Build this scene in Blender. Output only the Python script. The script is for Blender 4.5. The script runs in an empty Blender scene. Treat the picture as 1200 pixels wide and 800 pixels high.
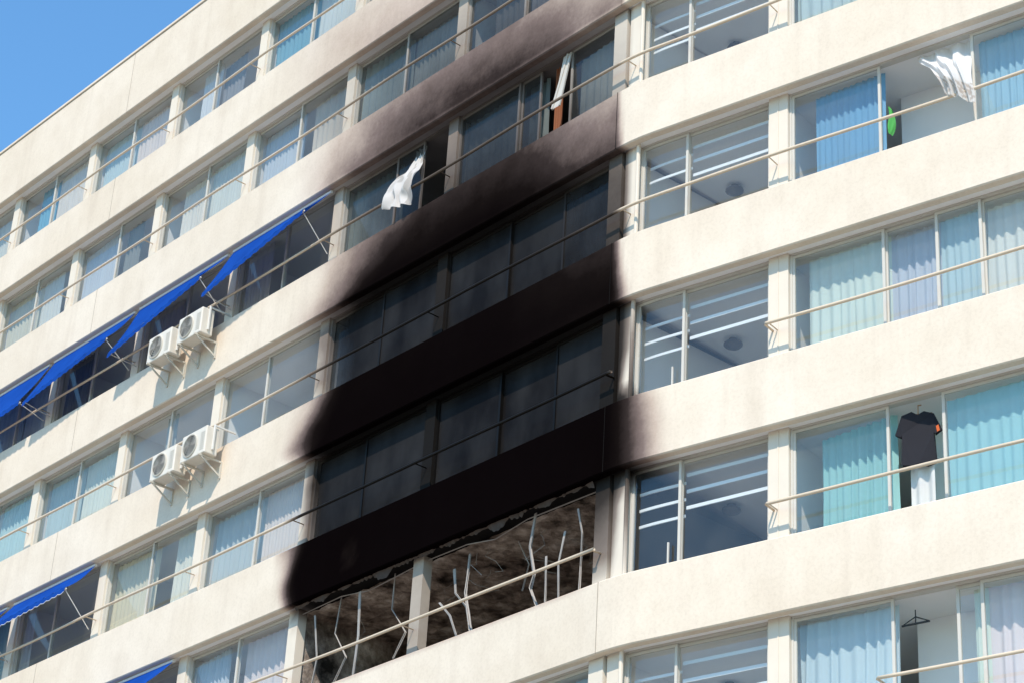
import bpy, math, random
from mathutils import Vector, Matrix, noise
random.seed(7)
scene=bpy.context.scene
# ------------------------------------------------------------ facade frame
B=Vector((1.52,31.96)); ZB0=13.95; ST=2.95; PH=1.15; WD=0.30
AZL=140.4; TURN=12.1; ARC=0.8
def dirv(az): a=math.radians(az); return Vector((math.sin(a),math.cos(a)))
_tab=[B.copy()]
N=80
for i in range(N):
    t=(i+.5)/N
    _tab.append(_tab[-1]+dirv(AZL-TURN*t)*(ARC/N))
def P(s,d,z):
    if s>=0: p=B-dirv(AZL)*s; h=AZL
    elif s>-ARC:
        q=-s/ARC*N; i=int(q); p=_tab[i].lerp(_tab[min(i+1,N)],q-i); h=AZL-TURN*(-s/ARC)
    else: p=_tab[N]+dirv(AZL-TURN)*(-s-ARC); h=AZL-TURN
    n=dirv(h-90); p=p+n*d
    return Vector((p.x,p.y,z))
def frame(s,d,z):
    h=AZL if s>=0 else AZL-TURN*min(1,-s/ARC)
    X=dirv(h); Y=dirv(h-90)
    m=Matrix(((X.x,Y.x,0,0),(X.y,Y.y,0,0),(0,0,1,0),(0,0,0,1)))
    return Matrix.Translation(P(s,d,z))@m
def zb(k): return ZB0+ST*k
def zt(k): return zb(k)+PH
def lerpt(tab,z):
    if z<=tab[0][0]: return tab[0][1:]
    for a,b in zip(tab,tab[1:]):
        if z<=b[0]:
            t=(z-a[0])/(b[0]-a[0]); return [x+(y-x)*t for x,y in zip(a[1:],b[1:])]
    return tab[-1][1:]
# z, intensity, left edge, left softness, value at bend, reach right of bend
ST_T=[(15.0,0,7.9,.2,.0,.1),(15.4,.75,8.0,.2,.5,.15),(16.6,1,8.0,.2,.8,.3),(16.9,1,8.1,.6,1,1.45),(18.05,1,8.4,1.1,1,1.15),
 (18.4,1,8.2,.6,.97,.2),(19.8,1,8.2,.7,.92,.5),(20.1,1,8.4,2.0,.96,.45),(21,.98,8.0,2.6,.80,.25),(22.7,.92,8.2,1.8,.7,.2),
 (22.9,.98,7.9,3.4,.64,.2),(23.9,.74,7.2,4.2,.42,.1),(25.6,.42,8.0,2,.3,.1),(25.85,.72,7.7,5.0,.55,.12),(26.9,.44,7.5,5.2,.4,.1),
 (28.7,.24,9,4.5,.2,.1),(30,.10,10,3,.05,.1),(31.2,0,10,3,0,.1)]
def ss(x):
    x=max(0,min(1,x)); return x*x*(3-2*x)
def soot(s,z):
    I,e,w,vb,rr=lerpt(ST_T,z)
    if I<=0: return 0
    n=noise.noise(Vector((s*.45,z*.7,3.1)))*.8+noise.noise(Vector((s*1.5,z*1.7,7)))*.35
    if s>=0:
        v=I*ss((e+w*.5+n*min(w,1.6)*.5-s)/w)
        v*=vb+(1-vb)*ss(s/(3.2 if z>19.5 else 1.0))
        q=((s-6.45)/.24)**2+((z-17.37)/.34)**2+noise.noise(Vector((s*5,z*5,0)))*.9
        if q<1: v*=1-.13*min(1,(1-q)*1.6)*(.6+.4*noise.noise(Vector((s*11,z*11,0))))
    else:
        v=I*vb*ss(1+s/rr*(1+.3*n)) if rr>.15 else I*vb*ss(1+s/rr)
    return max(0,min(1,v))
# ------------------------------------------------------------ mesh builder
def sgrid(s0,s1,step=2.0):
    a,b=min(s0,s1),max(s0,s1); L=[a]
    while L[-1]<b-1e-6:
        c=L[-1]; st=min(step,.1) if (-ARC-.001<=c<0) else step
        nx=c+st
        for brk in (-ARC,0.0):
            if c<brk-1e-6 and nx>brk: nx=brk
        L.append(min(nx,b))
    if len(L)>2 and L[-1]-L[-2]<1e-4: L.pop(-2)
    return L
def lin(a,b,st):
    n=max(1,int(math.ceil(abs(b-a)/st))); return [a+(b-a)*i/n for i in range(n+1)]
class MB:
    def __init__(s): s.v=[];s.f=[];s.so=[];s.co=[];s.sm=False
    def grid(m,fn,us,vs,col=(1,1,1),soo=None):
        b=len(m.v)
        for u in us:
            for v in vs:
                q=fn(u,v)
                m.v.append(P(*q)); m.so.append(soot(q[0],q[2]) if soo is None else soo); m.co.append(col(u,v) if callable(col) else col)
        nv=len(vs)
        for i in range(len(us)-1):
            for j in range(nv-1):
                a=b+i*nv+j; m.f.append((a,a+nv,a+nv+1,a+1))
    def box(m,s0,s1,d0,d1,z0,z1,col=(1,1,1),st=2.0,zst=3.0,soo=None):
        S=sgrid(s0,s1,st); Z=lin(z0,z1,zst)
        m.grid(lambda u,v:(u,d0,v),S[::-1],Z,col,soo); m.grid(lambda u,v:(u,d1,v),S,[z0,z1],col,soo)
        m.grid(lambda u,v:(u,v,z0),S,[d0,d1],col,soo); m.grid(lambda u,v:(u,v,z1),S[::-1],[d0,d1],col,soo)
        m.grid(lambda u,v:(S[0],u,v),[d0,d1],Z,col,soo); m.grid(lambda u,v:(S[-1],u,v),[d1,d0],Z,col,soo)
    def tube(m,pts,r,n=8,col=(1,1,1),soo=None):
        W=[P(*p) for p in pts]; b=len(m.v)
        for i,w in enumerate(W):
            t=(W[min(i+1,len(W)-1)]-W[max(i-1,0)]).normalized()
            a=t.cross(Vector((0,0,1)) if abs(t.z)<.9 else Vector((1,0,0))).normalized(); c=t.cross(a)
            so=soot(pts[i][0],pts[i][2]) if soo is None else soo
            rr=r[i] if isinstance(r,(list,tuple)) else r
            for k in range(n):
                an=2*math.pi*k/n
                m.v.append(w+a*math.cos(an)*rr+c*math.sin(an)*rr); m.so.append(so); m.co.append(col)
        for i in range(len(W)-1):
            for k in range(n):
                m.f.append((b+i*n+k,b+i*n+(k+1)%n,b+(i+1)*n+(k+1)%n,b+(i+1)*n+k))
        m.f.append(tuple(b+k for k in range(n))); m.f.append(tuple(b+(len(W)-1)*n+k for k in range(n)))
    def obj(m,name,mat,parent=None,smooth=False):
        me=bpy.data.meshes.new(name); me.from_pydata([tuple(x) for x in m.v],[],m.f)
        a=me.attributes.new('soot','FLOAT','POINT'); a.data.foreach_set('value',m.so)
        c=me.attributes.new('col','FLOAT_COLOR','POINT')
        c.data.foreach_set('color',[y for x in m.co for y in (*x,1.0)])
        if smooth: me.polygons.foreach_set('use_smooth',[True]*len(me.polygons))
        me.materials.append(mat); me.update()
        o=bpy.data.objects.new(name,me); scene.collection.objects.link(o)
        if parent: o.parent=parent
        return o
def empty(name,mat=None):
    o=bpy.data.objects.new(name,None); scene.collection.objects.link(o)
    if mat: o.matrix_world=mat
    return o
# ------------------------------------------------------------ materials
class NT:
    def __init__(s,name):
        s.m=bpy.data.materials.new(name); s.m.use_nodes=True; s.t=s.m.node_tree; s.t.nodes.clear()
        s.out=s.n('ShaderNodeOutputMaterial')
    def n(s,t,**k):
        x=s.t.nodes.new(t)
        for a,b in k.items(): setattr(x,a,b)
        return x
    def l(s,a,b): s.t.links.new(a,b)
    def attr(s,nm): x=s.n('ShaderNodeAttribute'); x.attribute_name=nm; return x
    def noise(s,scale,detail=4,vec=None,rough=.55):
        x=s.n('ShaderNodeTexNoise'); x.inputs['Scale'].default_value=scale; x.inputs['Detail'].default_value=detail; x.inputs['Roughness'].default_value=rough
        if vec is not None: s.l(vec,x.inputs['Vector'])
        return x.outputs['Fac']
    def coord(s,sc=(1,1,1)):
        t=s.n('ShaderNodeTexCoord'); m=s.n('ShaderNodeMapping'); m.inputs['Scale'].default_value=sc
        s.l(t.outputs['Object'],m.inputs['Vector']); return m.outputs['Vector']
    def ramp(s,fac,pts):
        r=s.n('ShaderNodeValToRGB'); e=r.color_ramp.elements
        while len(e)<len(pts): e.new(.5)
        for x,(p,c) in zip(e,pts): x.position=p; x.color=(*c,1)
        s.l(fac,r.inputs['Fac']); return r.outputs['Color']
    def mix(s,f,a,b,mode='MIX'):
        x=s.n('ShaderNodeMix',data_type='RGBA',blend_type=mode)
        for i,v in ((0,f),(6,a),(7,b)):
            if isinstance(v,(int,float)): x.inputs[i].default_value=v
            elif isinstance(v,tuple): x.inputs[i].default_value=(*v,1)
            else: s.l(v,x.inputs[i])
        return x.outputs[2]
    def math(s,op,a,b=0,c=None,clamp=False):
        x=s.n('ShaderNodeMath',operation=op); x.use_clamp=clamp
        for i,v in enumerate((a,b) if c is None else (a,b,c)):
            if isinstance(v,(int,float)): x.inputs[i].default_value=v
            else: s.l(v,x.inputs[i])
        return x.outputs[0]
    def bump(s,h,st=.3,dist=.01):
        b=s.n('ShaderNodeBump'); b.inputs['Strength'].default_value=st; b.inputs['Distance'].default_value=dist
        s.l(h,b.inputs['Height']); return b.outputs['Normal']
    def pbr(s,col,rough=.8,nrm=None,metal=0,spec=.3):
        p=s.n('ShaderNodeBsdfPrincipled')
        if isinstance(col,tuple): p.inputs['Base Color'].default_value=(*col,1)
        else: s.l(col,p.inputs['Base Color'])
        if isinstance(rough,(int,float)): p.inputs['Roughness'].default_value=rough
        else: s.l(rough,p.inputs['Roughness'])
        p.inputs['Metallic'].default_value=metal; p.inputs['Specular IOR Level'].default_value=spec
        if nrm is not None: s.l(nrm,p.inputs['Normal'])
        return p.outputs[0]
    def done(s,sh): s.l(sh,s.out.inputs['Surface']); return s.m
def soot_fac(t,amp=.25,gain=1.0):
    a=t.attr('soot').outputs['Fac']
    n=t.noise(1.6,5,t.coord((1,1,1.2)))
    n2=t.noise(14,3,t.coord())
    x=t.math('SUBTRACT',n,.5); x=t.math('MULTIPLY_ADD',t.math('SUBTRACT',n2,.5),.3,x)
    w=t.math('MULTIPLY',t.math('MULTIPLY',a,t.math('SUBTRACT',1.02,a)),4*amp)
    r=t.math('MULTIPLY_ADD',x,w,a,clamp=True)
    return t.math('MULTIPLY',r,gain,clamp=True) if gain!=1 else r
def stucco():
    t=NT('cream_stucco')
    big=t.noise(.35,3,t.coord()); streak=t.noise(1.0,4,t.coord((3.2,3.2,.28))); fine=t.noise(20,4,t.coord(),.7); mid=t.noise(1.8,5,t.coord(),.6)
    c=t.ramp(big,[(.3,(.70,.60,.48)),(.7,(.76,.665,.55))])
    c=t.mix(t.math('MULTIPLY',t.ramp(streak,[(.5,(0,0,0)),(.85,(1,1,1))]),.30),c,(.50,.41,.32))
    c=t.mix(.30,c,t.ramp(mid,[(.32,(.80,.77,.74)),(.62,(1,1,1))]),'MULTIPLY')
    c=t.mix(.24,c,t.ramp(fine,[(.3,(.66,.63,.59)),(.55,(1,1,1))]),'MULTIPLY')
    f=soot_fac(t,.26)
    sc=t.ramp(f,[(0,(1,1,1)),(.2,(.70,.64,.645)),(.45,(.26,.22,.24)),(.7,(.048,.040,.045)),(.88,(.010,.008,.009)),(1,(.004,.003,.004))])
    c=t.mix(1.0,c,sc,'MULTIPLY')
    h=t.noise(30,5,t.coord(),.7)
    return t.done(t.pbr(c,1.0,t.bump(h,.2,.01),0,.0))
def painted(name,base,rough=.5,metal=0,amp=.2,dirt=.3):
    t=NT(name); n=t.noise(3,4,t.coord())
    c=t.mix(t.math('MULTIPLY',n,dirt),base,tuple(x*.55 for x in base))
    f=soot_fac(t,.15)
    sc=t.ramp(f,[(0,(1,1,1)),(.45,(.30,.27,.27)),(.8,(.045,.04,.04)),(1,(.010,.009,.009))])
    c=t.mix(1.0,c,sc,'MULTIPLY')
    return t.done(t.pbr(c,rough,None,metal,.12))
def glassm():
    t=NT('window_glass')
    h=t.noise(.7,2,t.coord()); nb=t.bump(h,.12,.03)
    g=t.n('ShaderNodeNewGeometry'); dp=t.n('ShaderNodeVectorMath',operation='DOT_PRODUCT')
    t.l(g.outputs['Normal'],dp.inputs[0]); t.l(g.outputs['Incoming'],dp.inputs[1])
    c=t.math('ABSOLUTE',dp.outputs['Value']); x=t.math('POWER',t.math('SUBTRACT',1.0,c,clamp=True),5.0)
    fac=t.math('MULTIPLY_ADD',x,.9,.09,clamp=True)
    tr=t.n('ShaderNodeBsdfTransparent'); tr.inputs[0].default_value=(.92,.95,.95,1)
    gl=t.n('ShaderNodeBsdfGlossy'); gl.inputs['Roughness'].default_value=.015; t.l(nb,gl.inputs['Normal'])
    m=t.n('ShaderNodeMixShader'); t.l(fac,m.inputs[0]); t.l(tr.outputs[0],m.inputs[1]); t.l(gl.outputs[0],m.inputs[2])
    df=t.n('ShaderNodeBsdfDiffuse'); df.inputs[0].default_value=(.45,.45,.42,1)
    m1=t.n('ShaderNodeMixShader'); t.l(t.math('MULTIPLY',t.noise(1.2,3,t.coord((1,1,.6))),.12),m1.inputs[0]); t.l(m.outputs[0],m1.inputs[1]); t.l(df.outputs[0],m1.inputs[2])
    sn=t.ramp(t.noise(1.1,4,t.coord((1,1,.5))),[(.35,(.007,.006,.006)),(.65,(.022,.021,.021))])
    sd=t.pbr(sn,.5,None,0,.03)
    f=soot_fac(t,.3,1.15)
    m2=t.n('ShaderNodeMixShader'); t.l(t.math('MULTIPLY',f,.97),m2.inputs[0]); t.l(m1.outputs[0],m2.inputs[1]); t.l(sd,m2.inputs[2])
    return t.done(m2.outputs[0])
def clothm(name='curtain_cloth',trans=.35):
    t=NT(name); a=t.attr('col').outputs['Color']; n=t.noise(3,2,t.coord((1,1,.3)))
    c=t.mix(t.math('MULTIPLY',n,.2),a,(.35,.37,.38))
    f=soot_fac(t,.2); c=t.mix(t.math('MULTIPLY',f,.8),c,(.04,.037,.035))
    d=t.n('ShaderNodeBsdfDiffuse'); t.l(c,d.inputs[0]); r=t.n('ShaderNodeBsdfTranslucent'); t.l(c,r.inputs[0])
    m=t.n('ShaderNodeMixShader'); m.inputs[0].default_value=trans; t.l(d.outputs[0],m.inputs[1]); t.l(r.outputs[0],m.inputs[2])
    return t.done(m.outputs[0])
def simple(name,col,rough=.6,metal=0,var=.25,scale=4,bump=0):
    t=NT(name); n=t.noise(scale,5,t.coord()); c=t.mix(t.math('MULTIPLY',n,var*1.6),col,tuple(x*.45 for x in col))
    nb=t.bump(t.noise(scale*8,5,t.coord()),bump,.01) if bump else None
    return t.done(t.pbr(c,rough,nb,metal))
def charred():
    t=NT('charred_plaster'); n=t.noise(1.3,8,t.coord(),.62); n2=t.noise(6,6,t.coord(),.7)
    c=t.ramp(n,[(.34,(.03,.024,.02)),(.45,(.22,.175,.145)),(.57,(.46,.39,.33)),(.68,(.78,.72,.66))])
    c=t.mix(.7,c,t.ramp(n2,[(.35,(.3,.27,.25)),(.58,(1,1,1))]),'MULTIPLY')
    return t.done(t.pbr(c,.95,t.bump(n2,.8,.05),0,.05))
M_ST=stucco(); M_FR=painted('aluminium_frame',(.60,.57,.51),.45,.0); M_PIER=painted('painted_pier',(.74,.66,.55),.8)
M_RAIL=painted('painted_rail',(.70,.58,.44),.5,0,.2,.4); M_GL=glassm(); M_CU=clothm()
M_IN=painted('interior_plaster',(.88,.87,.85),.9,dirt=.1); M_CH=charred()
M_DARK=simple('dark_metal',(.03,.03,.03),.6); M_WHITE=simple('white_plastic',(.72,.70,.65),.4,0,.15)
M_STRIPE=simple('white_stripe',(.84,.85,.85),.5,0,.05)
M_MET=simple('heat_bleached_metal',(.46,.43,.40),.7,.0,.6,4)
def awnm():
    t=NT('blue_canvas'); n=t.noise(2,4,t.coord()); c=t.mix(t.math('MULTIPLY',n,.8),(.014,.085,.40),(.008,.035,.19))
    d=t.n('ShaderNodeBsdfDiffuse'); t.l(c,d.inputs[0]); r=t.n('ShaderNodeBsdfTranslucent'); t.l(c,r.inputs[0])
    m=t.n('ShaderNodeMixShader'); m.inputs[0].default_value=.15; t.l(d.outputs[0],m.inputs[1]); t.l(r.outputs[0],m.inputs[2])
    return t.done(m.outputs[0])
M_AW=awnm()
# ------------------------------------------------------------ building
bld=empty('apartment_building')
SR,SLF=-16.0,40.0
par=MB(); slab=MB(); wall=MB(); pier=MB(); fr=MB(); gl=MB(); cu=MB(); rooms=MB(); rail=MB(); stripe=MB(); jnt=MB()
def pgrid():
    S=[SR]
    while S[-1]<SLF-1e-6:
        c=S[-1]; st=.1 if -1.7<=c<13.5 else 1.0
        nx=c+st
        for brk in (-1.7,-ARC,0.,13.5):
            if c<brk-1e-6 and nx>brk-1e-6: nx=brk
        S.append(min(nx,SLF))
    return S
PS=pgrid(); PR=PS[::-1]
for k in range(-4,7):
    z0=zb(k); z1=zt(k) if k<6 else zb(6)+1.70
    Z=lin(z0,z1,.1)
    b=.02
    par.grid(lambda u,v:(u,0,v),PR,[z0+b]+Z[1:-1]+[z1-b])
    par.grid(lambda u,v:(u,v*1.0,z0+b-v if v<b else z0),PS,[0,b])
    par.grid(lambda u,v:(u,v,z0),PS,[b,.14]); par.grid(lambda u,v:(u,v,z1-b+v if v<b else z1),PR,[0,b,.14])
    par.grid(lambda u,v:(u,.14,v),PS,[z0,z1])
    for e in (SR,SLF): par.grid(lambda u,v:(e,u,v),[0,.14],[z0,z1])
    for js in (.02,-8.6,17.0,27.5): jnt.box(js-.006,js+.006,-.002,.01,z0+.01,z1-.01,zst=.3,soo=None if not(js==.02 and 1<=k<=3) else .97)
    slab.box(SR,SLF,.14,4.2,z0+.03,z0+.2,st=.35)
    if k<6:
        wall.box(SR,SLF,WD,WD+.12,z0+.2,z1-.05); wall.box(SR,SLF,.141,WD-.001,z1-.10,z1-.051)
slab.box(SR,SLF,.14,12,zb(6)+.201,zb(6)+.4)
wall.box(SR,SLF,4.3,12,0,zb(6)+.19)
wall.box(SR,SLF,.25,4.2,0,zb(-4)+.02)
wall.box(SLF-.2,SLF,.3,4.29,zb(-4)+.21,zb(6)+.02); wall.box(SR,SR+.2,.3,4.29,zb(-4)+.21,zb(6)+.02)
par.box(SR,SLF,-.03,.2,zb(6)+1.702,zb(6)+1.76,st=2)
LP=[4.75+3.5*i for i in range(11)]
bays={}
bays[0]=(.34,4.61)
for i in range(10): bays[i+1]=(LP[i]+.14,LP[i+1]-.14)
COL=dict(pb=(.66,.79,.82),cy=(.42,.72,.79),wh=(.92,.90,.86),cr=(.86,.79,.66),gy=(.36,.37,.37),bl=(.25,.52,.72),dg=(.2,.21,.21),pg=(.60,.63,.60))
def curtain(s0,s1,z0,z1,c,d=.52,amp=.035,seed=0,drop=0):
    rnd=random.Random(seed); w=s1-s0; n=max(6,int(w/.022)); lam=rnd.uniform(.10,.19); ph=rnd.uniform(0,6)
    us=[i/n for i in range(n+1)]; vs=[0,.15,.4,.7,1]
    c=tuple(x*rnd.uniform(.88,1.04) for x in c)
    def fn(u,v):
        s=s0+u*w; jit=noise.noise(Vector((s*2.2,v*.8,seed)))*3.2
        a=amp*(.55+.6*v)*(1+.7*noise.noise(Vector((s*3,seed*1.3,0))))
        return (s+math.cos(2*math.pi*s/lam*.5+jit)*.012,d+math.sin(2*math.pi*s/lam+ph+jit)*a,z1-(z1-z0)*v-drop*u*(1-v))
    cu.grid(fn,us,vs,c)
def panel(s0,s1,z0,z1,back,kind,seed):
    d=.30 if not back else .345
    if not kind.get('open'):
        w=.045; dd=.035
        fr.box(s0,s0+w,d,d+dd,z0,z1,zst=.4); fr.box(s1-w,s1,d,d+dd,z0,z1,zst=.4)
        fr.box(s0+w,s1-w,d,d+dd,z1-w,z1,st=.4); fr.box(s0+w,s1-w,d,d+dd,z0,z0+w,st=.4)
        gl.grid(lambda u,v:(u,d+.018,v),sgrid(s0+w,s1-w,.2)[::-1],lin(z0+w,z1-w,.25))
    r=random.Random(seed*3+1)
    for (c,a,b) in kind.get('cur',[]):
        curtain(s0+(s1-s0)*a+.01,s0+(s1-s0)*b-.01,z0-.6,z1-.03,COL[c],d=.47+.04*(seed%3),seed=seed+int(a*10),amp=r.uniform(.025,.05),drop=r.choice([0,0,0,.05,.12]))
def F(*c,**k): return dict(cur=list(c),**k)
spec={}
full=lambda c:F((c,0,1))
spec[(5,1)]=[full('pb'),full('gy')]
spec[(5,2)]=[full('wh'),full('bl')]
spec[(5,3)]=[F(('gy',.5,1)),F(('wh',0,.5))]
spec[(5,4)]=[F(('wh',.25,1)),full('pb')]
spec[(5,5)]=[full('wh'),F(('bl',0,.6))]
spec[(4,0)]=[full('gy'),full('pg'),F(('gy',0,.7))]
spec[(4,1)]=[full('pg'),full('pg')]
spec[(4,2)]=[F(('cr',.0,.85)),F(('pb',.1,1))]
spec[(4,3)]=[full('wh'),F(('wh',0,.7))]
spec[(4,4)]=[F(('gy',.6,1)),F(('pb',.1,1))]
spec[(4,5)]=[F(('wh',.4,1)),full('cr')]
spec[(3,0)]=[full('pg'),F(('gy',.62,1),half=True),full('gy')]
spec[(3,1)]=[F(open=True),full('pg')]
spec[(3,2)]=[F(),F(('wh',.4,1))]
spec[(3,3)]=[F(),F(('cr',.3,1))]
spec[(3,4)]=[F(),F(('dg',.3,1))]
spec[(3,5)]=[F(('pb',.2,1)),full('pb')]
spec[(2,0)]=[full('gy'),full('gy'),full('gy')]
spec[(2,1)]=[full('gy'),full('dg')]
spec[(2,2)]=[F(),F()]
spec[(2,3)]=[F(),F(('pg',.0,.25))]
spec[(2,4)]=[full('wh'),F(('pb',.1,1))]
spec[(2,5)]=[full('pb'),full('wh')]
spec[(1,0)]=[full('dg'),full('dg'),full('dg')]
spec[(1,1)]=[full('dg'),full('dg')]
spec[(1,2)]=[full('wh'),full('pb')]
spec[(1,3)]=[F(('wh',.0,.6)),full('cr')]
spec[(1,4)]=[F(),F(('pb',.7,1))]
spec[(0,2)]=[full('wh'),F(('pb',.3,1))]
spec[(0,3)]=[F(),F(('wh',.3,.8))]
rnd=random.Random(11)
for f in range(-4,6):
    z0=zt(f)-.05; z1=zb(f+1)+.03
    for b,(s0,s1) in bays.items():
        burned=(f==0 and b<2)
        if not burned:
            fr.box(s0-.005,s1+.005,.29,.39,z1-.035,z1-.001,st=.4); fr.box(s0-.004,s0+.03,.285,.385,z0,z1-.036,zst=.4); fr.box(s1-.03,s1+.004,.285,.385,z0,z1-.036,zst=.4)
        if b==0: cuts=[s0,1.55,2.95,s1]
        else:
            j=rnd.choice([0,0,.0,.12,-.12]); cuts=[s0,(s0+s1)/2+j,s1]
        if burned: continue
        sp=spec.get((f,b))
        if sp is None:
            sp=[rnd.choice([full('pb'),full('wh'),F(),F(('pb',.3,1)),full('cr'),full('cy')]) for _ in cuts[1:]]
        for i,kd in enumerate(sp):
            a,c=cuts[i]+.03*(i==0),cuts[i+1]-.03*(i==len(cuts)-2)
            if kd.get('half'): panel(a+.62*(c-a),c,z0,z1-.04,i%2,F(('gy',0,1)),f*17+b*5+i+100); continue
            if f==3 and b==1 and i==0:
                panel(a+.75,c,z0,z1-.04,0,F(),55); continue
            panel(a,c+.04,z0,z1-.04,i%2,kd,f*17+b*5+i+100)
for f in range(-4,6):
    z0=zt(f)-.05; z1=zb(f+1)+.03
    def outer(s0,s1):
        fr.box(s0,s1,.29,.40,z1-.035,z1-.001,st=1); fr.box(s0,s0+.035,.285,.395,z0,z1-.036,zst=.5); fr.box(s1-.035,s1,.285,.395,z0,z1-.036,zst=.5)
    outer(-2.84,-.32)
    panel(-1.29,-.35,z0,z1-.04,0,F(),1); panel(-2.81,-1.25,z0,z1-.04,1,F(),2)
    for i in range(3):
        zz=z1-.20-i*.27-(.06 if f%2 else 0)
        stripe.box(-2.80,-1.28,.47,.49,zz-.055,zz)  # white stand-in bars behind the glass for the pale stripes in these panes
        stripe.box(-1.26,-.36,.471,.491,zz-.13-.045,zz-.13)
    if f in (0,1): fr.box(-1.13,-1.105,.24,.265,z0-.1,z0+.50,soo=0)
    outer(-8.4,-3.19)
    if f in (2,0,-1,1): rooms.box(-8.3,-4.62,1.30,1.36,zb(f)+.21,zb(f+1)+.029,soo=0)  # extra partition added close behind the windows to make the rooms look brighter
    if f==2:
        panel(-4.79,-3.22,z0,z1-.04,0,F(('bl',0,.78)),201)
        panel(-8.37,-6.32,z0,z1-.04,0,F(('cy',0,1)),203)
    elif f==1:
        panel(-4.79,-3.22,z0,z1-.04,0,F(('wh',.0,.9)),211); panel(-5.64,-4.77,z0,z1-.04,1,full('pb'),212)
        panel(-6.36,-5.62,z0,z1-.04,0,full('pb'),213); panel(-8.37,-6.34,z0,z1-.04,1,full('wh'),214)
    elif f==0:
        panel(-4.79,-3.22,z0,z1-.04,0,F(('cy',0,.8)),221); panel(-8.37,-5.62,z0,z1-.04,0,F(('cy',.3,1)),222)
    elif f==-1:
        panel(-4.79,-3.22,z0,z1-.04,0,F(('pb',0,1)),231); panel(-6.10,-5.70,z0,z1-.04,1,F(('wh',.0,.6)),232); panel(-8.37,-6.08,z0,z1-.04,0,F(('cy',.0,.7),('wh',.75,1)),233)
    else:
        panel(-4.79,-3.22,z0,z1-.04,0,full('pb'),240+f); panel(-6.36,-4.77,z0,z1-.04,1,F(('wh',0,.5)),250+f); panel(-8.37,-6.34,z0,z1-.04,0,full('cy'),260+f)
    outer(-12.2,-8.75); panel(-10.5,-8.78,z0,z1-.04,0,full('pb'),270+f); panel(-12.17,-10.46,z0,z1-.04,1,full('wh'),280+f)
    for p in LP:
        bw=.135
        pier.box(p-bw,p+bw,.235,.42,z0-.05,z1-.001,zst=.3,soo=.3 if (f==0 and p<5) else None)
    pier.box(-.315,-.03,.20,.42,z0-.05,z1-.001,zst=.3); pier.box(.02,.33,.16,.42,z0-.05,z1-.001,zst=.3)
    pier.tube([(-.36,.17,z0-.05),(-.36,.17,z1)],.035)
    pier.box(-3.185,-2.845,.235,.42,z0-.05,z1-.001); pier.box(-3.02,-3.0,.225,.2345,z0-.05,z1-.002)
    pier.box(-8.745,-8.405,.235,.42,z0-.05,z1-.001); pier.box(-15.7,-12.21,.235,.42,z0-.05,z1-.001)
    for p in LP[:]+[.1,-3.0,-8.57]:
        if f==0 and p in (LP[0],): continue
        rooms.box(p-.06,p+.06,.43,4.19,zb(f)+.21,zb(f+1)+.029,soo=1 if (f==0 and p<5 and p>0) else 0)
    rooms.box(SR+.2,SLF-.2,4.2,4.29,zb(f)+.21,zb(f+1)+.029,st=3)
    rz=zt(f)+.55
    st=SLF-.5; en={3:SR,2:SR,4:SR,5:SR,1:-2.95,0:-2.97,-1:-4.7}.get(f,SR)
    so_=None if f!=0 else .04
    def rl(a,b):
        pts=[(s,-.02+.012*math.sin(s*1.1+f),rz+.010*math.sin(s*.9+f*2)) for s in sgrid(a,b,.5)]
        rail.tube(pts,.027,8,soo=so_)
    if f in (2,3,4,5): rl(SR,st)
    else:
        rl(-.1 if f!=0 else .12,st); rl(SR,en)
        rail.tube([(en,-.02,rz),(en+.03,.0,rz),(en+.03,.24,rz)],.018)
        rail.tube([(.02 if f else .16,-.02,rz-.01),(.02 if f else .16,.16,rz)],.018,soo=so_)
    for p in LP+[-3.0,-8.57]+([-.2] if f>1 else []):
        rail.tube([(p,-.02,rz-.01),(p,.24,rz-.01)],.011,6,soo=so_)
o_par=par.obj('parapet_bands',M_ST,bld); slab.obj('floor_slabs',M_IN,bld); wall.obj('walls',M_ST,bld)
jnt.obj('expansion_joints',painted('joint_sealant',(.34,.28,.22),.9),bld)
pier.obj('window_piers',M_PIER,bld); fr.obj('window_frames',M_FR,bld); gl.obj('window_glass',M_GL,bld)
cu.obj('window_curtains',M_CU,bld,True); rooms.obj('interior_partitions',M_IN,bld); rail.obj('handrails',M_RAIL,bld,True)
stripe.obj('window_stripes',M_STRIPE,bld)
lm=MB()
for f in range(-4,6):
    z=zb(f+1)+.028
    for (ls,ld) in ((-1.05,2.1),):
        lm.tube([(ls,ld,z),(ls,ld,z-.05)],.07,14)
        rs=[.10,.15,.16,.13,.07,.01]; 
        lm.tube([(ls,ld,z-.05-.03*i) for i in range(6)],rs,14)
lm.obj('ceiling_lamps',simple('lamp_shade',(.12,.10,.09),.4),bld,True)
# ------------------------------------------------------------ burnt flat
bn=MB(); f=0; z1=zb(1)+.03; zf=zb(0)+.21
def lump(u,v): return z1-.03-.05*abs(noise.noise(Vector((u*2,v*2,0))))-.03*noise.noise(Vector((u*7,v*7,0)))
bn.grid(lambda u,v:(u,v,lump(u,v)),lin(.17,8.18,.08),lin(.43,4.15,.1))
bn.grid(lambda u,v:(u,4.15+.03*noise.noise(Vector((u*4,v*4,0))),v),lin(.17,8.18,.15),lin(zf,z1,.15))
bn.grid(lambda u,v:(u,v,zf+.02+.04*noise.noise(Vector((u*4,v*4,0)))),lin(.17,8.18,.3),lin(.43,4.15,.3))
for e in (.19,8.16): bn.grid(lambda u,v:(e+.02*noise.noise(Vector((u*4,v*4,0))),u,v),lin(.43,4.15,.15),lin(zf,z1,.15))
bn.obj('burnt_room',M_CH,bld)
fl=MB()
S=lin(.35,8.1,.03)
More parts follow.
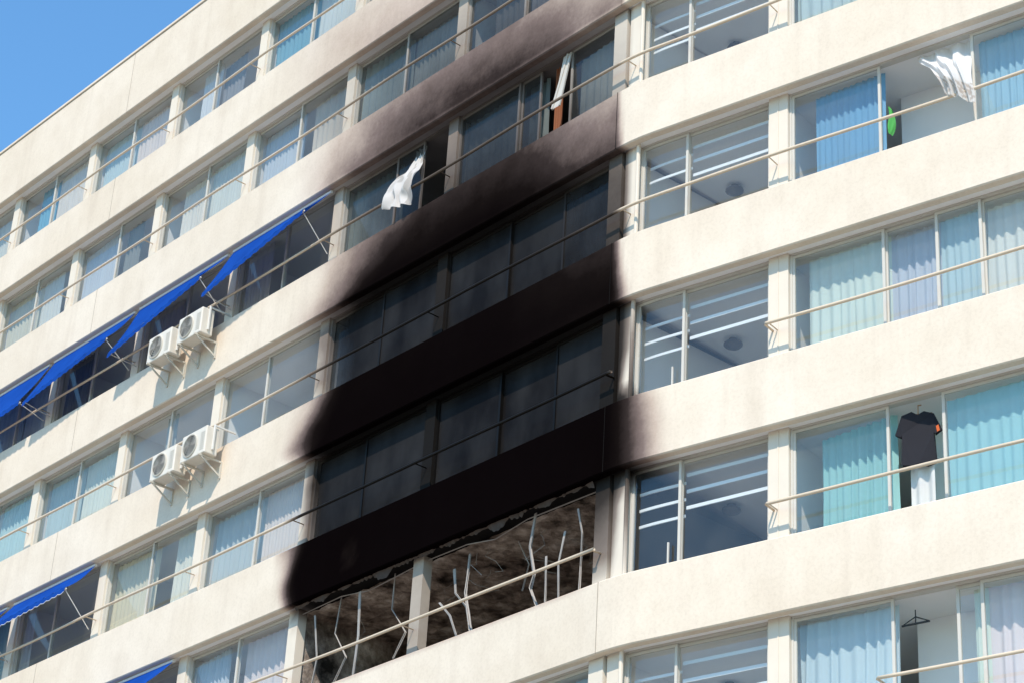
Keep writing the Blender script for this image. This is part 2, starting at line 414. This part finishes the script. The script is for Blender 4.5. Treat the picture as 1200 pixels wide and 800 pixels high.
def fz(u,v):
    n=abs(noise.noise(Vector((u*1.7,5,0))))*.22+abs(noise.noise(Vector((u*9,1,0))))*.10
    return (u,.10+.05*v+.02*noise.noise(Vector((u*5,9,0))),zb(1)+.01-v*n)
fl.grid(fz,S,[0,.5,1],soo=1)
fl.obj('charred_flakes',simple('charred_flake',(.09,.07,.06),.9,0,.6,9),bld)
# buckled window frame sections: flat channel strips following bent polylines
tw=MB(); za=z1-.02; zl=zt(0)-.05; Hh=za-zl
def channel(pts,w=.05,th=.014,tw0=0.0,tw1=1.2):
    """pts (s,d,t) with t=0 at head, 1 at sill; a twisted L section"""
    Q=[]
    for (a,b_) in zip(pts,pts[1:]):
        for i in range(4):
            t=i/4; Q.append([a[k]+(b_[k]-a[k])*t for k in range(3)])
    Q.append(list(pts[-1])); n=len(Q); b=len(tw.v)
    for i,q in enumerate(Q):
        an=tw0+(tw1-tw0)*i/(n-1); zz=za-Hh*q[2]; ww=w*(.85+.3*noise.noise(Vector((i*.7,w*50,q[0]))))
        c,sn=math.cos(an),math.sin(an)
        for (x,y) in ((-ww/2,0),(ww/2,0),(ww/2,th+ww*.5),(ww/2-th,th+ww*.5),(ww/2-th,th),(-ww/2,th)):
            tw.v.append(P(q[0]+x*c-y*sn,q[1]+x*sn+y*c,zz)); tw.so.append(0); tw.co.append((1,1,1))
    for i in range(n-1):
        for k in range(6):
            l=(k+1)%6; tw.f.append((b+i*6+k,b+i*6+l,b+(i+1)*6+l,b+(i+1)*6+k))
channel([(1.92,.32,0),(2.0,.30,.3),(1.78,.22,.6),(1.86,.22,.72),(1.62,.25,1)],.075,.014,.2,1.0)
channel([(1.70,.4,.42),(1.62,.34,.7),(1.55,.28,1)],.05,.012,0,.8)
channel([(1.30,.42,.25),(1.36,.36,.55),(1.28,.33,1)],.055,.012,0,.5)
channel([(.92,.33,.12),(.84,.36,.35),(.95,.45,.62),(.88,.38,1)],.045,.012,0,1.2)
channel([(4.12,.5,.15),(3.95,.42,.42),(3.55,.34,.62),(3.30,.28,1)],.07,.014,0,.9)
channel([(3.62,.4,.1),(3.56,.3,.5),(3.25,.24,.95)],.06,.014,.3,1.3)
channel([(4.25,.34,.48),(3.9,.3,.66),(3.55,.26,1)],.055,.012,0,.4)
channel([(6.46,.32,.05),(6.40,.32,.5),(6.44,.30,1)],.07,.016,0,.3)
channel([(7.1,.4,0),(7.2,.4,.35),(6.95,.5,.6),(7.25,.45,.9)],.035,.01,0,1.5)
channel([(7.75,.33,.1),(7.6,.35,.55),(7.72,.33,1)],.05,.012,0,.7)
channel([(5.55,.36,.0),(5.75,.5,.3),(5.45,.6,.55),(5.6,.5,.8)],.035,.01,0,1.6)
channel([(2.9,.8,0),(2.7,.9,.25),(2.95,1.0,.45)],.03,.01,0,1)
channel([(4.6,.31,.02),(3.6,.30,.03),(2.9,.31,.09),(2.1,.30,.03),(.4,.31,.04)],.04,.012,0,.2)
channel([(8.1,.31,.04),(7.0,.31,.02),(6.2,.31,.08),(4.9,.31,.03)],.04,.012,0,.2)
channel([(4.6,.30,.96),(3.4,.28,.93),(2.4,.3,.97),(.4,.3,.95)],.06,.014,0,.2)
channel([(8.1,.30,.95),(6.5,.28,.92),(4.9,.3,.96)],.06,.014,0,.2)
r2=random.Random(5)
for i in range(12):
    s=r2.uniform(.6,7.8); d=r2.uniform(.5,1.5)
    pts=[(s+r2.uniform(-.1,.1)*k,d+r2.uniform(-.1,.1)*k,za-.05-k*r2.uniform(.06,.13)) for k in range(5)]
    tw.tube(pts,.005,4,soo=0)
tw.obj('twisted_window_frames',M_MET,bld)
# ------------------------------------------------------------ awnings
def awning(s0,s1,f,out=.5,dr0=.70,dr1=1.18):
    e=empty('window_awning',frame((s0+s1)/2,0,zb(f+1)))
    z=zb(f+1)-.02
    dr=lambda u: dr0+(dr1-dr0)*(u-s0)/(s1-s0)
    c=MB(); n=lin(s0,s1,.06)
    c.grid(lambda u,v:(u,.12-(out+.12)*v,z-.03-dr(u)*v-.05*math.sin(math.pi*v)*(1+.6*math.sin(u*3))+.012*math.sin(u*19+v*2)*v),n,lin(0,1,.125),soo=0)
    c.grid(lambda u,v:(u,-out-.01*v,z-.03-dr(u)-v*(.09+.03*abs(math.sin(u*math.pi/.22)))),lin(s0,s1,.02),[0,.5,1],soo=0)
    oc=c.obj('canvas',M_AW,None,True)
    t=MB(); t.grid(lambda u,v:(u,-out-.014,z-.03-dr(u)-(.09+.03*abs(math.sin(u*math.pi/.22)))-v*.012),lin(s0,s1,.02),[0,1],soo=0)
    ot=t.obj('trim',M_WHITE if f<3 else M_AW)
    m=MB(); m.tube([(s0,.12,z-.03),(s1,.12,z-.03)],.035,soo=0); m.tube([(s0,-out+.03,z-.05-dr0),(s1,-out+.03,z-.05-dr1)],.018,soo=0)
    for s in (s0+.05,s1-.05): m.tube([(s,.2,z-1.4),(s,-out+.03,z-.05-dr(s))],.009,6,soo=0)
    om=m.obj('arms',M_WHITE)
    inv=e.matrix_world.inverted()
    for o in (oc,ot,om): o.parent=e; o.matrix_parent_inverse=inv
for b,(d0,d1) in zip((2,3,4,5),((.68,1.24),(.76,1.32),(.86,1.24),(1.15,1.32))): awning(bays[b][0]-.05,bays[b][1]+.05,3,.5,d0,d1)
awning(*bays[4],1,.5,.68,.78); awning(*bays[5],1,.5,.68,.78); awning(*bays[3],0,.5,.68,.84)
# ------------------------------------------------------------ small object helper (local coords)
class LB:
    def __init__(s): s.v=[];s.f=[]
    def box(s,x0,x1,y0,y1,z0,z1):
        b=len(s.v); s.v+=[(x,y,z) for x in (x0,x1) for y in (y0,y1) for z in (z0,z1)]
        s.f+=[tuple(b+i for i in q) for q in ((0,1,3,2),(4,6,7,5),(0,4,5,1),(2,3,7,6),(0,2,6,4),(1,5,7,3))]
    def ring(s,cx,cz,y,r0,r1,n=32,th=.012):
        b=len(s.v)
        for i in range(n):
            a=2*math.pi*i/n
            for r,yy in ((r0,y),(r1,y),(r1,y-th),(r0,y-th)): s.v.append((cx+r*math.cos(a),yy,cz+r*math.sin(a)))
        for i in range(n):
            j=(i+1)%n
            for k in range(4):
                l=(k+1)%4; s.f.append((b+i*4+k,b+j*4+k,b+j*4+l,b+i*4+l))
    def disc(s,cx,cz,y,r,n=32):
        b=len(s.v); s.v+=[(cx+r*math.cos(2*math.pi*i/n),y,cz+r*math.sin(2*math.pi*i/n)) for i in range(n)]; s.f.append(tuple(range(b,b+n)))
    def obj(s,name,mat,parent,bev=0,smooth=False):
        me=bpy.data.meshes.new(name); me.from_pydata(s.v,[],s.f); me.materials.append(mat)
        o=bpy.data.objects.new(name,me); scene.collection.objects.link(o); o.parent=parent
        if bev:
            m=o.modifiers.new('b','BEVEL'); m.width=bev; m.segments=3
        return o
M_AC=simple('ac_casing',(.76,.70,.60),.4,0,.2)
M_ACG=simple('ac_grille',(.58,.54,.46),.5,0,.1)
M_FAN=simple('fan_blade',(.18,.18,.17),.5)
def ac(s,z):
    e=empty('air_conditioner',frame(s,-.36,z))
    a=LB(); a.box(-.42,.42,-.15,.15,-.29,.29); a.obj('casing',M_AC,e,.025)
    d=LB(); d.disc(-.1,0,-.1515,.225); d.obj('fan_cavity',M_DARK,e)
    fb=LB()
    for i in range(3):
        a0=i*2.094; b=len(fb.v)
        for k in range(6):
            t=k/5; an=a0+t*1.1
            fb.v+= [(-.1+.05*math.cos(a0),-.155,.05*math.sin(a0)),(-.1+.2*math.cos(an),-.155,.2*math.sin(an))]
        for k in range(5): fb.f.append((b+2*k,b+2*k+1,b+2*k+3,b+2*k+2))
    fb.obj('fan',M_FAN,e)
    g=LB()
    for r in (.03,.075,.12,.165,.205): g.ring(-.1,0,-.165,r-.003,r+.003,28,.006)
    g.ring(-.1,0,-.151,.222,.24,32,.022)
    for i in range(8):
        an=i*math.pi/4; c,sn=math.cos(an),math.sin(an); b=len(g.v); w=.003
        for r in (.03,.23):
            for q in (-w,w): g.v.append((-.1+c*r-sn*q,-.176,sn*r+c*q))
        g.f.append((b,b+1,b+3,b+2))
    for i in range(9): g.box(.24,.38,-.156,-.151,-.2+i*.045,-.185+i*.045)
    g.obj('grille',M_ACG,e)
    v=LB()
    for i in range(10): v.box(-.426,-.4205,-.1,.1,-.2+i*.04,-.183+i*.04)
    v.obj('side_vents',M_DARK,e)
    br=LB()
    for x in (-.3,.3):
        br.box(x-.02,x+.02,-.2,.36,-.33,-.295); br.box(x-.02,x+.02,.325,.358,-.65,-.331)
        b=len(br.v); br.v+=[(x-.012,-.16,-.331),(x+.012,-.16,-.331),(x+.012,.324,-.62),(x-.012,.324,-.62),(x-.012,-.10,-.331),(x+.012,-.10,-.331),(x+.012,.324,-.58),(x-.012,.324,-.58)]
        br.f+=[(b,b+1,b+2,b+3),(b+4,b+5,b+6,b+7),(b,b+3,b+7,b+4),(b+1,b+2,b+6,b+5)]
    br.obj('brackets',M_ACG,e)
    pp=LB(); pp.box(.421,.46,0,.04,-.2,.34); pp.box(.421,.455,.041,.5,.30,.335); pp.obj('pipes',M_WHITE,e,.008)
ac(13.05,23.78); ac(11.95,23.82); ac(12.25,20.86); ac(11.2,20.92)
# ------------------------------------------------------------ blowing curtains, laundry
def cloth_obj(name,fn,nu,nv,col,sso=0):
    c=MB(); c.grid(fn,[i/nu for i in range(nu+1)],[i/nv for i in range(nv+1)],col,sso)
    return c.obj(name,M_CU,None,True)
zh=zb(3)-.03
def nz(x,y,z): return noise.noise(Vector((x,y,z)))
def bc(u,v):
    # u=0 right edge (towards -s) .. u=1 left edge
    vv=ss(v)
    s_right=-6.30-.20*vv; s_left=-5.38-.66*ss(v*.9)-.10*math.sin(math.pi*v)
    s=s_right+(s_left-s_right)*u+.03*nz(v*3,u*3,2)
    a=.03+.03*math.sin(math.pi*min(1,v*1.2))
    d=.42-.46*ss(v*1.25)-.18*math.sin(math.pi*v)*(.3+.7*u)+a*math.sin(u*19+v*2.5+nz(u*2,v*2,1)*3)+.012*math.sin(u*47+v*3)+.07*nz(u*3,v*4,5)*v
    z=zh-(1.16+.34*(1-u))*v+.04*nz(u*3,v*4,2)*v
    return (s,d,z)
def bcol(u,v):
    if v<.76: return (.86,.83,.80)
    return (.58,.49,.42) if math.sin(u*26+2*math.sin(v*30))*math.sin(v*48)>0.2 else (.8,.76,.72)
cloth_obj('curtain',bc,120,44,bcol)
zh2=zb(4)-.08
def bc2(u,v):
    sr=5.68-.30*ss(v); sl=5.98-.02*v+.14*ss(v*1.4)-.08*math.sin(math.pi*v*1.5)
    s=sr+(sl-sr)*u+.03*nz(v*4,u*2,1)
    d=.36-.50*ss(v*1.2)+(.02+.03*v)*math.sin(u*17+nz(u*3,v*4,2)*4)+.07*nz(u*3,v*4,8)*v
    return (s,d,zh2-1.46*v-.16*v*(1-u)+.04*nz(u*3,v*5,3))
cloth_obj('curtain',bc2,80,36,lambda u,v:(.78,.74,.70) if nz(u*4,v*5,4)<.12 else (.55,.51,.47))
cloth_obj('orange_drape',lambda u,v:(1.98+u*.2,.48+.03*math.sin(u*20),zb(4)-.03-1.9*v),20,6,(.38,.13,.05))
z3=zb(4)-.05
lf=MB(); lf.tube([(1.66,.28,z3),(1.80,.10,z3-1.2)],.03,4,soo=0.1); lf.tube([(1.58,.28,z3),(1.62,.10,z3-1.2)],.02,4,soo=0.1)
lf.grid(lambda u,v:(1.60+.18*u,.28-.18*v,z3-1.2*v),[0,1],[0,1],soo=.05)
lf.obj('loose_window_sash',M_FR,bld)
M_SH=simple('black_cotton',(.018,.018,.024),.9); M_OR=simple('orange_cotton',(.6,.12,.03),.8)
M_WOOD=simple('hanger_wood',(.35,.18,.08),.6)
def shirt(name,s,d,z,sc,mat,trim=None,rot=0):
    e=empty(name,frame(s,d,z)@Matrix.Rotation(rot,4,'Z')@Matrix.Scale(sc,4))
    out=[(-.09,.0),(-.22,-.05),(-.33,-.30),(-.26,-.34),(-.22,-.22),(-.23,-.5),(-.24,-.80),(-.1,-.83),(0,-.80),(.12,-.84),(.23,-.79),(.22,-.5),(.21,-.24),(.25,-.36),(.33,-.31),(.22,-.05),(.09,.0),(0,-.06)]
    me=bpy.data.meshes.new('cloth'); v=[];
    for y in (-.035,.035):
        for (x,zz) in out: v.append((x,y*(1 if abs(x)<.3 else .5)+.02*math.sin(zz*9+x*7),zz))
    n=len(out); fcs=[tuple(range(n)),tuple(range(2*n-1,n-1,-1))]+[(i,(i+1)%n,n+(i+1)%n,n+i) for i in range(n)]
    me.from_pydata(v,[],fcs); me.materials.append(mat)
    o=bpy.data.objects.new('cloth',me); scene.collection.objects.link(o); o.parent=e
    bv=o.modifiers.new('b','BEVEL'); bv.width=.015; bv.segments=2
    if trim:
        t=LB(); t.v+=[(.315,-.05,-.335),(.275,-.05,-.355),(.262,-.05,-.26),(.30,-.05,-.24)]; t.f.append((0,1,2,3))
        t.obj('sleeve_trim',trim,e)
    h=LB(); h.box(-.2,.2,-.008,.008,-.03,-.01); h.box(-.006,.006,-.006,.006,-.012,.12); h.box(-.006,.05,-.006,.006,.121,.132)
    h.obj('hanger',M_WOOD,e)
    return e
shirt('t_shirt',-5.22,.36,zb(1)-.22,.98,M_SH,M_OR,.25)
cloth_obj('towel',lambda u,v:(-5.02-u*.38,.47+.03*math.sin(u*12),zb(1)-.88-.77*v),20,6,(.85,.85,.83))
cloth_obj('green_garment',lambda u,v:(-4.87-u*(.05+.08*math.sin(v*3.1)),.38+.03*math.sin(u*9+v*6),zb(3)-.75-.5*v-.06*u),10,10,(.12,.55,.12))
hg=empty('clothes_hanger',frame(-5.05,.42,zb(0)-.28))
h=LB(); h.box(-.21,.21,-.012,.012,-.12,-.10); h.box(-.006,.006,-.006,.006,-.1,.09)
b=len(h.v); h.v+=[(-.21,0,-.10),(0,0,0),(0,0,-.022),(-.19,0,-.108),(.21,0,-.10),(.19,0,-.108)]; h.f+=[(b,b+1,b+2,b+3),(b+4,b+1,b+2,b+5)]
h.obj('bar',M_DARK,hg)
# ------------------------------------------------------------ ground, road, pavements
def lp(s,d,z):
    p=B-dirv(AZL)*s+dirv(AZL-90)*d; return (p.x,p.y,z)
def sheet(name,s0,s1,d0,d1,z0,z1,mat):
    v=[lp(s,d,z) for s in (s0,s1) for d in (d0,d1) for z in (z0,z1)]
    fcs=[(0,1,3,2),(4,6,7,5),(0,4,5,1),(2,3,7,6),(0,2,6,4),(1,5,7,3)]
    me=bpy.data.meshes.new(name); me.from_pydata(v,[],fcs); me.materials.append(mat); o=bpy.data.objects.new(name,me); scene.collection.objects.link(o); return o
me=bpy.data.meshes.new('ground'); me.from_pydata([(-3000,-3000,-.02),(3000,-3000,-.02),(3000,3000,-.02),(-3000,3000,-.02)],[],[(0,1,2,3)])
me.materials.append(simple('dry_ground',(.42,.35,.27),.95,0,.4,.3)); scene.collection.objects.link(bpy.data.objects.new('ground',me))
M_AS=simple('asphalt',(.055,.055,.057),.9,0,.3,2,.3); M_PV=simple('concrete_paving',(.44,.40,.34),.9,0,.3,1.5,.2); M_PT=simple('road_paint',(.75,.75,.72),.7)
sheet('road',-120,120,-17,-10,-.015,.0,M_AS); sheet('pavement',-120,120,-9.999,-.6,-.015,.12,M_PV); sheet('pavement',-120,120,-26,-17.001,-.015,.12,M_PV)
mk=empty('road_markings')
for i in range(-20,20):
    o=sheet('dash_%d'%(i+21),i*6,i*6+3,-13.56,-13.44,.002,.005,M_PT); o.parent=mk
# ------------------------------------------------------------ light
EL,AZ=48,-165
w=bpy.data.worlds.new("World"); scene.world=w; w.use_nodes=True; nt=w.node_tree
sky=nt.nodes.new('ShaderNodeTexSky'); sky.sky_type='NISHITA'; sky.sun_disc=False
sky.sun_elevation=math.radians(EL); sky.sun_rotation=math.radians(AZ%360); sky.ozone_density=1.5; sky.air_density=1.3; sky.dust_density=.3
tint=nt.nodes.new('ShaderNodeMix'); tint.data_type='RGBA'; tint.blend_type='MULTIPLY'; tint.inputs[0].default_value=1; tint.inputs[7].default_value=(.85,1.35,1.65,1)
nt.links.new(sky.outputs[0],tint.inputs[6]); nt.links.new(tint.outputs[2],nt.nodes['Background'].inputs[0]); nt.nodes['Background'].inputs[1].default_value=.15
L=bpy.data.lights.new('sun','SUN'); L.energy=4.9; L.angle=math.radians(.5); L.color=(1,.88,.75)
lo=bpy.data.objects.new('sun',L); scene.collection.objects.link(lo)
a=math.radians(AZ); e=math.radians(EL)
sd=Vector((math.sin(a)*math.cos(e),math.cos(a)*math.cos(e),math.sin(e)))
lo.rotation_euler=sd.to_track_quat('Z','Y').to_euler(); lo.location=sd*60
# ------------------------------------------------------------ camera
cam=bpy.data.cameras.new('camera'); co=bpy.data.objects.new('camera',cam); scene.collection.objects.link(co)
R=Vector((1,0,0)); U=Vector((0,-.4796,.8775)); Fw=Vector((0,.8775,.4796))
X=(R*.998+U*.0625).normalized(); Y=(U*.998-R*.0625).normalized(); Zb=-Fw
co.matrix_world=Matrix(((X.x,Y.x,Zb.x,0),(X.y,Y.y,Zb.y,0),(X.z,Y.z,Zb.z,1.6),(0,0,0,1)))
cam.sensor_width=36; cam.lens=2710/1200*36; cam.clip_end=8000; cam.clip_start=.1
scene.camera=co
scene.view_settings.view_transform='Standard'; scene.view_settings.look='None'; scene.view_settings.exposure=0
